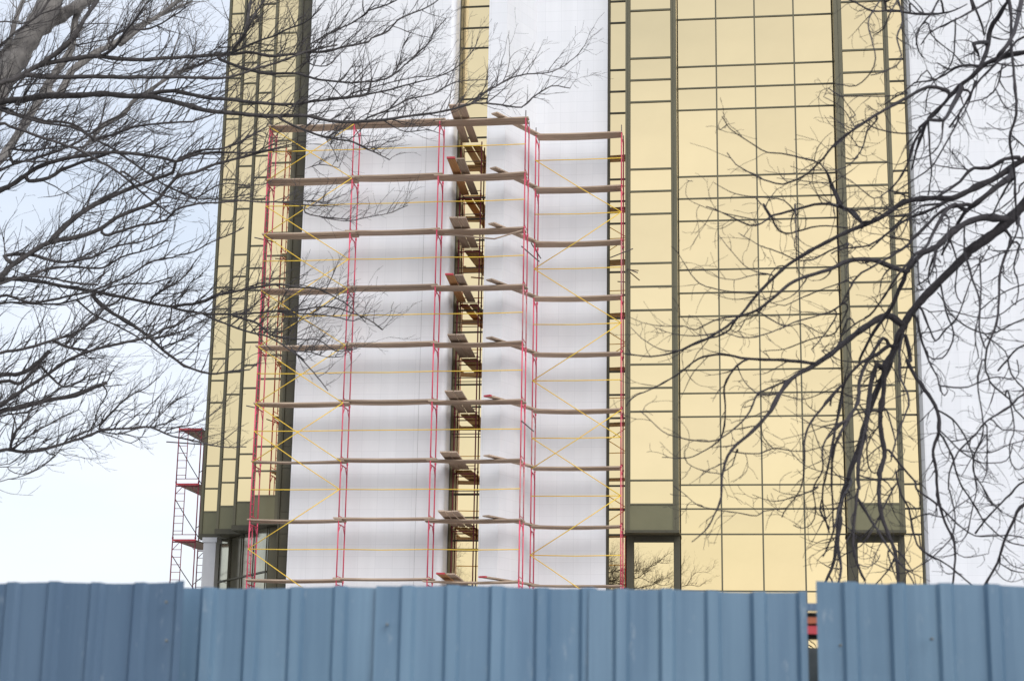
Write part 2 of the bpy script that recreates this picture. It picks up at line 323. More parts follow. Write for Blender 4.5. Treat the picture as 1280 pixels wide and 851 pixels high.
def posts(xs, y, parent, ends, mats):
    for i, x in enumerate(xs):
        for k in range(11):
            z = .66+2*k
            make_frame(x, y, z-.0, parent, mats(i, k), ladder=(i in ends))
        b = MB(); b.tube([(x, y, .1), (x, y, .7)], .02, 8); b.tube([(x, y+.92, .1), (x, y+.92, .7)], .02, 8)
        b.box(x-.08, x+.08, y-.08, y+.08, .1, .112); b.box(x-.08, x+.08, y+.84, y+1.0, .1, .112); b.build('base_jack', M['steel'], parent)
    for x in xs:
        b = MB(); b.tube([(x, y, 22.6), (x, y, 22.95)], .017, 8); b.tube([(x, y+.92, 22.6), (x, y+.92, 22.88)], .017, 8); b.build('spigot', M['steel'], parent)
XL = [-16.72, -13.66, -10.60, -7.56]
SA = thing('scaffold', (-12, 0, .1), 'wide red scaffold of three bays with plank decks before the left white pier', 'scaffold', None)
posts(XL, 0, SA, (0,), lambda i, k: M['redworn'] if (i == 3 and k in (4, 7)) else M['red'])
for k, z in enumerate(DZ[:11]):
    for j in range(3):
        x0, x1 = XL[j], XL[j+1]; ov = .12
        x0 = x0-(.06 if j == 0 else ov); x1 = x1+(.03 if j == 2 else ov)
        zz = z+(.0 if j % 2 == 0 else .006)-.004*(k % 2)
        lift = .05*(j == 1)
        deckboard(x0, x1, -.05+.01*j, .31, zz+lift*.9, SA); deckboard(x0, x1, .275+.01*j, .31, zz+lift*.9, SA)
def mid(k): return DZ[k-1]-1.0     # mid height under deck k
for k in range(1, 12):
    for j in range(3): brace((XL[j], -.03, mid(k)), (XL[j+1], -.03, mid(k)), SA)
def xb(x0, x1, y, kind):
    for t in kind:
        a, za, c, zc = t
        yield (x0 if a == 'L' else x1, y, za), (x0 if c == 'L' else x1, y, zc)
D = lambda k: DZ[k-1]-.06
zz = [('L', D(1), 'R', D(2)), ('R', D(1), 'L', D(2)), ('R', D(2), 'L', D(3)), ('L', mid(2), 'R', mid(3)), ('R', mid(3), 'L', mid(4)), ('L', D(3), 'R', D(4)),
      ('L', D(4), 'R', D(5)), ('R', D(4), 'L', D(5)), ('L', D(5), 'R', D(6)), ('R', D(5), 'L', D(6)), ('L', D(6), 'R', D(7)), ('R', D(6), 'L', D(7)),
      ('L', mid(6), 'R', mid(7)), ('R', mid(7), 'L', mid(8)), ('L', mid(8), 'R', mid(9)), ('R', mid(9), 'L', mid(10)), ('L', mid(10), 'R', mid(11))]
for a, c in xb(XL[0], XL[1], -.045, zz): brace(a, c, SA)
# right-hand scaffold, set back
XQ = [-7.42, -4.36]; YQ = 1.75
SB = thing('scaffold', (-5.9, YQ, .1), 'single bay red scaffold set back to the right of the wide scaffold', 'scaffold', None)
posts(XQ, YQ, SB, (), lambda i, k: M['redworn'] if (k in (1, 2, 8) and i == 1) or (k == 5 and i == 0) else M['red'])
for k, z in enumerate(DZ[:11]):
    deckboard(XQ[0]-.02, XQ[1]-.03, YQ-.05, .31, z, SB); deckboard(XQ[0]-.0, XQ[1]-.05, YQ+.275, .31, z, SB)
    brace((XQ[0], YQ-.03, mid(k+1)), (XQ[1], YQ-.03, mid(k+1)), SB)
zq = [('L', mid(1), 'R', mid(2)), ('R', mid(2), 'L', mid(3)), ('L', mid(3), 'R', mid(4)), ('R', mid(4), 'L', mid(5)), ('L', mid(5), 'R', mid(6)),
      ('L', mid(6), 'R', mid(7)), ('R', mid(7), 'L', mid(8)), ('L', mid(8), 'R', mid(9)), ('R', D(6), 'L', D(7)), ('R', mid(9), 'L', mid(10)), ('L', mid(10), 'R', mid(11))]
for a, c in xb(XQ[0], XQ[1], YQ-.045, zq): brace(a, c, SB)
# small wall ties of dark tube
for (p, q, Y0, Y1, par) in [((652, 308), (674, 327), -.05, 1.1, SA), ((664, 304), (676, 323), 1.7, 2.9, SB), ((763, 322), (791, 311), 1.7, 1.0, SB), ((652, 526), (667, 539), -.05, 1.2, SA),
                            ((784, 336), (797, 341), 2.3, 1.9, SB), ((308, 507), (322, 510), .3, 0, SA), ((318, 297), (345, 303), .2, .4, SA)]:
    b = MB(); b.tube([onY(*p, Y0), onY(*q, Y1)], .02, 6); b.build('wall_tie', M['steel'], par)
# tower in the gold recess
SC = thing('scaffold', (-9.7, 2.4, .1), 'narrow dark red scaffold tower in the gold recess between two white piers', 'scaffold', None)
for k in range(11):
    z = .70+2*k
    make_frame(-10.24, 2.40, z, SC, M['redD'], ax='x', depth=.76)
    b = MB(); b.tube([(-10.45, 2.40, z+1.28), (-9.22, 2.40, z+1.28)], .016, 6); b.build('ledger', M['steel'], SC)
# far scaffold along the left side wall
SD = thing('scaffold', (-21.1, 6, .1), 'distant narrow scaffold with red edged decks beyond the left building corner', 'scaffold', None)
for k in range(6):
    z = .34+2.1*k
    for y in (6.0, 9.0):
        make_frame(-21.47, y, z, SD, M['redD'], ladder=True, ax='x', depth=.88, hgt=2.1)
    zt = z+2.1-.03
    for j in range(3):
        b = MB(); b.box(-21.44+.29*j, -21.44+.29*j+.28, 5.95, 9.1, zt-.045, zt); b.build('deck_board', M['wood_y'], SD)
    b = MB(); b.box(-21.46, -20.56, 5.93, 5.949, zt-.06, zt+.012); b.build('deck_edge', M['redend'], SD)
    brace((-21.47, 6, z+1.5), (-21.47, 9, z+.4), SD, M['steel']); brace((-20.59, 6, z+.4), (-20.59, 9, z+1.5), SD, M['steel'])
b = MB(); b.tube([onY(208, 552, 6.1), onY(262, 556, 7.2)], .025, 6); b.build('loose_tube', M['steel'], SD)
# loose planks that reach into the recess, and bridging planks between the two scaffolds
ordn = ['topmost', 'second', 'third', 'fourth', 'fifth', 'sixth', 'seventh', 'eighth', 'ninth']
def plank(a, c, w_, m, label, red=False, group=None, cat='plank'):
    a = Vector(a); c = Vector(c); b = MB(); b.obox(a, c, w_, .045); o = b.build('plank', m, None, org=tuple(a)); tag(o, label, cat, group)
    if red:
        d = (c-a).normalized(); q = MB(); q.obox(a-d*.006, a+d*.10, w_+.008, .053); q.build('painted_end', M['redend'], o)
    return o
for k in range(9):
    z = DZ[k]+.10
    n = 3 if k == 7 else 2
    red = k in (1, 3, 8)
    W = .27 if n == 2 else .20
    x = -10.02+rng.uniform(-.08, .08); fr = -1.1+rng.uniform(-.2, .25)+(0.25 if k in (4, 5, 6) else 0)
    side = ['left', 'right'] if n == 2 else ['left', 'middle', 'right']
    for j in range(n):
        xx = x+.10+j*(W+.03); dx = -.14+rng.uniform(-.03, .03)
        m = M['wood_o'] if (j == 0 and red) else M['wood_y']
        f2 = fr+rng.uniform(-.05, .05)+(-.1 if j == 0 and red else 0)
        plank((xx, f2, z+rng.uniform(0, .01)), (xx+dx, 2.52, z-.03), W, m,
              '%s%s loose plank running into the gold recess, %s deck from top' % ('red tipped, ' if red and j == 0 else '', side[j], ordn[k]), red and j == 0, 'loose planks laid into the recess')
    t = rng.uniform(-.05, .05)
    plank((-8.66+t, -.42+t*2, DZ[k]+.06), (-7.25, 2.15, DZ[k]+.03), .26, M['wood_y'],
          'diagonal plank bridging the two scaffolds, %s deck from top' % ordn[k], k in (5, 8) , 'planks bridging the scaffolds')
b = MB(); b.tube([onY(556, 293, -.08), onY(618, 298.7, -.09), onY(653, 288, -.08)], .028, 5); tag(b.build('bent_lath', M['wood']), 'bent wooden lath hanging under the third deck from the top of the wide scaffold', 'lath')

# ------------------------------------------------------------------ fence
FE = thing('corrugated_fence', at(640, 930, 7.6)*1.0, 'blue corrugated steel fence across the foreground with one gap between panels', 'fence')
FE.location.z = .12
def panel(x0, x1, y0, y1, fw0, fw1, pitch=.2, depth=.023, m='fence', seed=0, flip=False):
    r = random.Random(seed); A = at(x0, y0, fw0); B = at(x1, y1, fw1)
    h = Vector((B.x-A.x, B.y-A.y, 0)); Ln = h.length; h.normalize(); nrm = Vector((h.y, -h.x, 0))
    if nrm.dot(HF) > 0: nrm = -nrm
    prof = []; s = 0
    while s < Ln+1e-4:
        for ds, q in ((0, 0), (.02, 0), (.105, 0), (.122, 1), (.165, 1), (.182, 0)):
            if s+ds*pitch/.2 <= Ln: prof.append((s+ds*pitch/.2, q))
        s += pitch
    prof.append((Ln, prof[-1][1]))
    zs = [.14, .7, 1.3, 1.7, 1.9, 2.05, 2.2, None]
    vs = []
    wob = [r.uniform(0, 6.28) for _ in range(6)]
    for (s, q) in prof:
        zt = A.z+(B.z-A.z)*s/Ln+.0035*math.sin(s*9+wob[0])+(.003 if q else 0)
        for z in zs:
            z = zt if z is None else min(z, zt-.05)
            wv = .006*math.sin(z*2.1+s*2.3+wob[1])+.0035*math.sin(s*7+z*3+wob[2])+.002*math.sin(s*17+wob[3])
            p = A+h*s+nrm*(q*depth+wv); vs.append((p.x, p.y, z))
    n = len(zs); fs = []
    for i in range(len(prof)-1):
        for j in range(n-1): fs.append((i*n+j, (i+1)*n+j, (i+1)*n+j+1, i*n+j+1))
    b = MB(); b.add(vs, fs); o = b.build('sheet_panel', M[m], FE)
    md = o.modifiers.new('thickness', 'SOLIDIFY'); md.thickness = .0012
    return o
fw = lambda x: 7.80-.22*(x/1000)
panel(-760, -420, 720, 724, fw(-760), fw(-420), seed=1, m='fenceL'); panel(-432, -110, 725, 727, fw(-432), fw(-110), seed=2, m='fenceL')
panel(-122, 232, 729, 727.5, fw(-122)-.0, fw(232)-.16, seed=3, m='fenceL', depth=.022)
panel(222, 484, 735, 734, fw(222), fw(484), seed=4); panel(470, 747, 731, 735, fw(470)-.03, fw(747)-.03, seed=5)
panel(736, 1008, 735.5, 740.5, fw(736)-.055, fw(1008)-.06, seed=6)
panel(1020, 1306, 726.5, 733, fw(1020)-.13, fw(1306)-.2, seed=7); panel(1296, 1580, 734, 741, fw(1296)-.22, fw(1580)-.3, seed=8, m='fence')
b = MB()
for za in (1.9, .6):
    a = at(-760, 728, fw(-760)+.11); c = at(1580, 740, fw(1580)+.11); a.z = c.z = za
    b.obox(a, c, .04, .06)
b.build('rail', M['postgrey'], FE)
for x in (-420, 240, 1016, 1400):
    a = at(x, 800, fw(x)+.13); b = MB(); b.box(a.x-.035, a.x+.035, a.y-.035, a.y+.035, .12, 2.02); b.build('post', M['postgrey'], FE)
for (x, ys, f_) in ((207, (752, 800), -.19), (484, (780,), -.06), (1049, (806,), -.20), (1166, (798,), -.22)):
    for y in ys:
        p = at(x+rng.uniform(-2, 2), y, fw(x)+f_); b = MB(); b.tube([p-HF*.008, p+HF*.02], .0055, 8); b.build('screw', M['postgrey'], FE)
# the red and orange board glimpsed through the gap
A = at(990, 760, 9.4)
BD = thing('warning_board', (A.x, A.y, .0), 'red and orange painted board with a white top edge glimpsed through the fence gap', 'board')
def slab(name, px0, px1, py0, py1, f_, m, th=.03):
    a = at(px0, py0, f_); c = at(px1, py1, f_); b = MB(); zz0 = c.z; zz1 = a.z; v = Vector((c.x-a.x, c.y-a.y, 0)); b.obox((a.x, a.y, (zz0+zz1)/2), (a.x+v.x, a.y+v.y, (zz0+zz1)/2), th, zz1-zz0); return b.build(name, m, BD)
slab('top_rail', 960, 1070, 753, 764, 9.4, M['fenceL'], .05); slab('white_edge', 960, 1070, 764.4, 766.2, 9.38, M['whitemetal']); slab('orange_panel', 960, 1070, 770, 780, 9.4, M['orange'])
slab('red_panel', 960, 1070, 781, 793, 9.4, M['redend']); slab('dark_panel', 960, 1070, 764.4, 800, 9.48, mat('dark board', (.03, .028, .026), .8, var=.3), .03)
for px in (966, 1014, 1064):
    a = at(px, 800, 9.44); b = MB(); b.box(a.x-.045, a.x+.045, a.y+.08, a.y+.14, 0, 2.12); b.build('leg', M['postgrey'], BD)
# ------------------------------------------------------------------ bare trees
def conv(o, pts):
    ox, oy, s = o; return [(ox+x/s, oy+y/s) for x, y in pts]
S1 = 5.317
TA, TB, TC, TD = (0, 0, S1), (0, 140, S1), (0, 290, S1), (0, 450, S1)
TE, TF, TG, TH = (220, 0, S1), (220, 140, S1), (220, 290, S1), (440, 0, 4.253)
ta, tb, tc_, td, te = (1040, 0, S1), (1040, 150, S1), (1040, 300, S1), (1040, 450, S1), (1040, 590, S1)
tf, tg, th = (830, 110, S1), (780, 260, 4.479), (780, 440, 3.546)
def chain(*seg):
    o = []
    for t, pts in seg: o += conv(t, pts)
    return o
P1 = (0, 0, 1)
LEFT = [  # (points, r0, r1 in photo pixels)
 (chain((TA, [(-20,560),(100,530),(230,450),(350,415),(480,395),(620,375),(760,390),(930,400),(1100,385)]), (TE, [(0,385),(200,370),(380,360),(500,350),(620,375),(740,365),(870,350),(1000,345),(1130,310),(1276,280)]), (TH, [(100,205),(190,170),(240,110),(300,80),(400,40),(460,0)])), 5.2, .7),
 (chain((TA, [(180,500),(400,515),(560,510),(800,515),(1000,515)]), (TE, [(0,515),(300,520),(420,495),(520,460),(680,415),(880,340),(1070,300)])), 3, 1),
 (chain((TA, [(-20,690),(150,665),(300,640),(500,635),(700,625),(850,640),(980,640),(1100,665)]), (TE, [(0,680),(200,735),(400,755),(600,770),(800,770),(900,775),(1060,810),(1276,805)]), (TH, [(150,640),(330,615),(500,590),(650,550),(800,560),(900,570),(960,520),(1060,460),(1160,470)])), 5.8, .6),
 (chain((TH, [(560,575),(650,545),(700,500),(800,440),(900,400),(1070,380),(1180,310),(1240,240)])), 1.5, .4),
 (chain((TA, [(980,640),(1070,610),(1180,605)]), (TE, [(0,605),(200,650),(340,660),(550,685),(750,695),(900,675),(1050,660),(1276,630)]), (TH, [(0,515),(150,490),(300,450),(450,410),(540,370),(620,300),(660,240)])), 2.7, .5),
 (chain((TA, [(-30,715),(0,730),(150,780),(300,820),(500,850)]), (TB, [(620,180),(740,240),(900,350),(1030,440),(1120,500),(1276,560)])), 3, .9),
 (chain((TA, [(280,430),(310,400),(430,310),(500,230),(560,130),(620,40),(680,-60)])), 3.4, 2.4),
 (chain((TA, [(-30,330),(50,260),(150,180),(260,100),(330,-10)])), 2, 1.2), (chain((TA, [(-30,150),(150,160),(260,100),(380,60)])), 1.6, .8),
 (chain((TA, [(680,370),(760,320),(820,230),(900,130),(960,40)])), 2.4, .9), (chain((TA, [(720,260),(850,200),(1000,190),(1150,110),(1250,40)])), 1.8, .7),
 (chain((TA, [(500,300),(620,280),(740,260)])), 1.2, .6), (chain((TA, [(60,590),(200,560),(330,560)])), 1.4, .8), (chain((TA, [(120,700),(230,540),(330,440)])), 1.6, .7),
 (chain((TB, [(-20,530),(100,470),(250,370),(400,320),(600,280),(720,270),(900,280),(1100,310)]), (TF, [(0,330),(150,280),(330,270),(500,270),(690,240)])), 5, 1),
 (chain((TB, [(190,460),(320,440),(400,390),(500,350),(620,310),(740,270)])), 2.6, 1.5),
 (chain((TB, [(-30,85),(60,95),(250,160),(400,210),(540,260),(680,340),(800,410),(900,500),(1010,590),(1150,690)])), 3.4, 1),
 (chain((TB, [(820,400),(940,480),(1100,560),(1276,600)])), 1.5, .7),
 (chain((TB, [(330,870),(420,770),(540,670),(680,590),(850,515),(1000,460),(1150,400)]), (TF, [(0,330),(150,260),(330,240),(480,170),(600,100)])), 3.6, .8),
 (chain((TC, [(-20,310),(60,240),(200,140),(330,70),(480,40)]), (TB, [(640,790),(780,700),(900,650),(1040,590)]), (TF, [(0,440),(130,400),(260,350),(370,320),(520,280),(700,235)])), 5.2, 1.3),
 (chain((TB, [(700,820),(900,760),(1100,720)]), (TF, [(0,650),(150,610),(300,600),(450,590),(560,600),(700,600),(900,620),(1040,630)])), 1.8, .6),
 (chain((TF, [(0,570),(150,580),(350,570),(500,545)])), 1.3, .7), (chain((TF, [(0,520),(120,570),(300,480),(480,490),(600,480)])), 1.2, .6),
 (chain((TB, [(-20,-20),(120,20),(300,60),(480,80),(620,180)])), 3, 1.5), (chain((TB, [(60,250),(200,260),(400,230),(560,240)])), 1.6, .8),
 (chain((TB, [(620,190),(750,150),(900,100),(1080,75),(1276,65)]), (TF, [(120,60),(260,10),(360,-40)])), 1.8, .7),
 (chain((TB, [(250,570),(400,550),(520,490),(700,380)])), .7, .4), (chain((TB, [(0,390),(120,340),(300,290),(480,220),(600,150),(700,70),(830,10)])), 2, 1.2),
 (chain((TB, [(-10,330),(80,330),(180,330),(330,330)])), 1.5, 1),
 (chain((TB, [(640,600),(750,540),(900,420),(1000,300),(1150,200),(1276,160)])), 1, .5), (chain((TB, [(540,660),(600,560),(680,440),(750,390)])), 1, .5),
 (chain((TC, [(-20,330),(200,320),(420,360),(600,390),(800,430),(1000,470),(1150,500)]), (TG, [(0,510),(180,540),(400,545),(560,535),(650,525),(800,520),(1000,495),(1150,530),(1276,580)]), (P1, [(478,412)])), 4.2, .6),
 (chain((TG, [(180,545),(280,590),(450,655),(620,700),(760,785),(850,850)]), ((300, 360, 6.08), [(430,500),(560,640),(670,780)])), 2.4, .6),
 (chain((TG, [(380,555),(550,610),(620,680),(700,700),(870,715),(950,715),(1060,790),(1180,780)])), 1.6, .5),
 (chain((TG, [(650,525),(760,540),(900,545),(1040,560),(1180,590),(1250,560)])), 1.1, .5), (chain((TG, [(760,785),(900,800),(1000,830),(1110,825)])), 1, .5),
 (chain((TG, [(0,490),(150,470),(280,420),(420,390),(570,360),(700,350),(850,370),(950,380),(1050,430),(1150,490),(1260,600)])), 2.1, .5),
 (chain((TC, [(-20,430),(100,440),(200,470),(350,450),(480,420),(620,390),(760,330),(860,290),(1000,200),(1150,170)]), (TG, [(0,160),(120,130),(230,70),(330,30),(450,-30)])), 2.7, .7),
 (chain((TC, [(-20,480),(250,480),(430,470),(600,420),(800,350),(1000,340),(1150,300)])), 2.2, .8), (chain((TC, [(30,160),(200,150),(400,200),(560,180),(640,160),(750,100),(950,60),(1100,-20)])), 2.4, .8),
 (chain((TC, [(200,290),(300,250),(480,230),(680,240),(800,170),(1000,110),(1100,60)])), 1.8, .7), (chain((TC, [(-10,350),(150,300),(300,300),(500,340),(650,350)])), 2, 1.2),
 (chain((TC, [(1010,440),(1080,380),(1200,320),(1276,240)])), 1.3, .6),
 (chain((TC, [(620,430),(720,520),(850,600),(980,690),(1080,780),(1170,850)]), (P1, [(230,457),(244,462),(258,466),(271,467),(290,464),(312,462)])), 2.6, .9),
 (chain((TC, [(520,460),(640,560),(750,610),(900,690),(1110,840)])), 1.4, .7),
 (chain((TC, [(-20,810),(150,780),(350,720),(500,670),(640,570),(700,500),(790,460)])), 3.2, 1.2), (chain((TC, [(350,720),(470,770),(600,790)])), 2, 1.2),
 (chain((TD, [(-20,310),(60,260),(200,170),(320,90),(420,20)]), (TC, [(480,840),(600,790),(800,740),(980,700),(1100,640)]), (TG, [(0,620),(90,560),(180,540)])), 4, 1.1),
 (chain((TC, [(980,710),(1090,690),(1200,660)]), (TG, [(60,655),(150,600),(260,560)])), 1.2, .6), (chain((TC, [(1090,760),(1200,720)]), (TG, [(40,715),(150,650),(210,590)])), 1.1, .6),
 (chain((TD, [(-20,350),(100,320),(300,270),(500,235),(600,190),(712,150)])), 4.6, 2.2), (chain((TD, [(690,175),(712,220),(680,280),(640,350),(630,440)])), 1.1, .5),
 (chain((TD, [(-20,380),(80,360),(180,345),(240,320)])), 2, 1),
 (chain((TD, [(-20,605),(150,610),(300,590),(450,545),(600,500),(680,465),(850,455),(1000,445),(1100,490)]), (P1, [(225,547),(241,550),(263,556),(285,559),(308,558)])), 4.2, .6),
 (chain((TD, [(660,440),(760,330),(860,240),(960,190),(1060,110)])), 1.6, .5), (chain((TD, [(440,530),(560,480),(640,440),(700,390),(760,330)])), 1.1, .6),
 (chain((TD, [(70,570),(110,470),(180,390),(200,330)])), 2, 1.2), (chain((TD, [(-10,100),(100,100),(200,60),(270,0),(330,-60)])), 4, 2.4), (chain((TD, [(-10,145),(130,155),(200,90),(260,40)])), 3, 2),
 (chain((TD, [(260,30),(350,120),(420,180),(520,150),(580,110),(700,80)])), 1.9, .6),
 (chain((TD, [(100,580),(200,500),(300,440),(430,370),(520,330),(545,260)])), 1.3, .5),
 (chain((TD, [(-10,710),(60,730),(150,760),(280,700),(370,630)])), .8, .5), (chain((TD, [(-10,810),(120,780),(260,720),(370,635)])), .8, .5), (chain((TD, [(-10,700),(60,690),(160,620)])), 1, .6),
 (chain((TD, [(300,590),(320,620),(370,630),(400,590)])), .9, .6), (chain((TD, [(170,620),(170,660),(120,700)])), .6, .4),
 (chain((TD, [(1000,440),(1080,350),(1180,260),(1276,210)])), .9, .4), (chain((TD, [(1030,440),(1150,400),(1276,340)])), .8, .4), (chain((TD, [(1100,470),(1200,440),(1276,430)]), (P1, [(262,520),(285,500)])), .9, .4),
 (chain((TD, [(660,480),(780,520),(870,550),(940,510),(960,470)])), .7, .4), (chain((TD, [(680,475),(780,490),(900,460)])), 1.2, .7),
 (chain((TE, [(0,480),(100,450),(230,400),(330,370)])), 1.6, .9),
 (chain((TE, [(290,395),(440,450),(600,490),(800,490),(950,530),(1150,550)]), (TH, [(0,440),(180,420),(300,330),(380,270),(430,180),(500,100)])), 2.1, .5),
 (chain((TH, [(180,420),(240,370),(270,250),(320,180)])), .9, .4), (chain((TH, [(300,330),(340,290),(420,215),(450,110)])), .9, .4),
 (chain((TE, [(880,300),(1070,200),(1180,150),(1276,80)]), (TH, [(80,60),(200,20),(290,-30)])), 1.9, .7), (chain((TE, [(400,340),(560,270),(640,245),(750,190),(860,150),(960,60)])), 1.6, .7),
 (chain((TE, [(380,330),(460,220),(480,100),(500,0),(520,-40)])), 2.6, 1.8), (chain((TE, [(470,210),(530,90),(600,-20)])), 1.6, 1), (chain((TE, [(880,420),(1000,440),(1100,350),(1200,250)])), 1, .4),
 (chain((TH, [(80,630),(200,580),(300,530),(430,500),(520,450),(600,430),(720,425)])), 1.3, .5), (chain((TH, [(0,500),(160,450),(350,410),(460,400),(560,330)])), 1, .4),
 (chain((TF, [(860,670),(1000,700),(1150,715)]), ((400, 200, 6.54), [(0,465),(150,495),(250,500),(400,465),(550,440),(720,370)])), 1.2, .5),
 (chain((TF, [(700,50),(850,120),(1000,170),(1180,200),(1276,250)]), (TH, [(50,780),(120,810),(200,850)])), 1.8, .6), (chain((TH, [(120,800),(180,760),(250,745)])), .8, .4), (chain((TH, [(180,650),(280,700),(400,690),(460,710)])), .9, .4),
 (chain((TF, [(860,380),(950,350),(1080,370)])), .8, .4), (chain((TF, [(700,600),(850,590),(980,600),(1100,560)])), .9, .4), (chain((TF, [(1000,180),(1050,260),(1075,330)])), .8, .4),
 (chain((TG, [(0,340),(60,290),(130,190)])), 1, .5), (chain((TG, [(0,450),(60,400),(100,330),(180,290)])), 1, .5),
]
PALE = [
 (chain((P1, [(-70,330),(-40,220),(-12,130)]), (TA, [(30,500),(110,370),(220,200),(300,80),(370,-60)])), 22, 13),
 (chain((TA, [(180,260),(290,180),(400,110),(520,40),(610,-40)])), 8.5, 6.5),
 (chain((P1, [(-60,260)]), (TB, [(-10,330),(60,230),(140,120),(220,-20)]), (TA, [(240,700),(370,480),(470,330),(500,130),(570,-40)])), 6.5, 4),
 (chain((TA, [(380,640),(430,560),(480,470),(560,410),(640,350),(760,290),(900,190),(1050,110),(1230,-20)])), 5, 2),
 (chain((TA, [(800,300),(960,170),(1100,90),(1276,10)])), 2.6, 1.4),
 (chain((TB, [(480,300),(590,200),(690,90),(830,10)]), (TA, [(880,680),(1000,600),(1100,530),(1200,480),(1276,450)])), 3.6, 1.5),
 (chain((TA, [(-20,420),(60,280),(110,120),(160,-20)])), 3.5, 2.5),
]
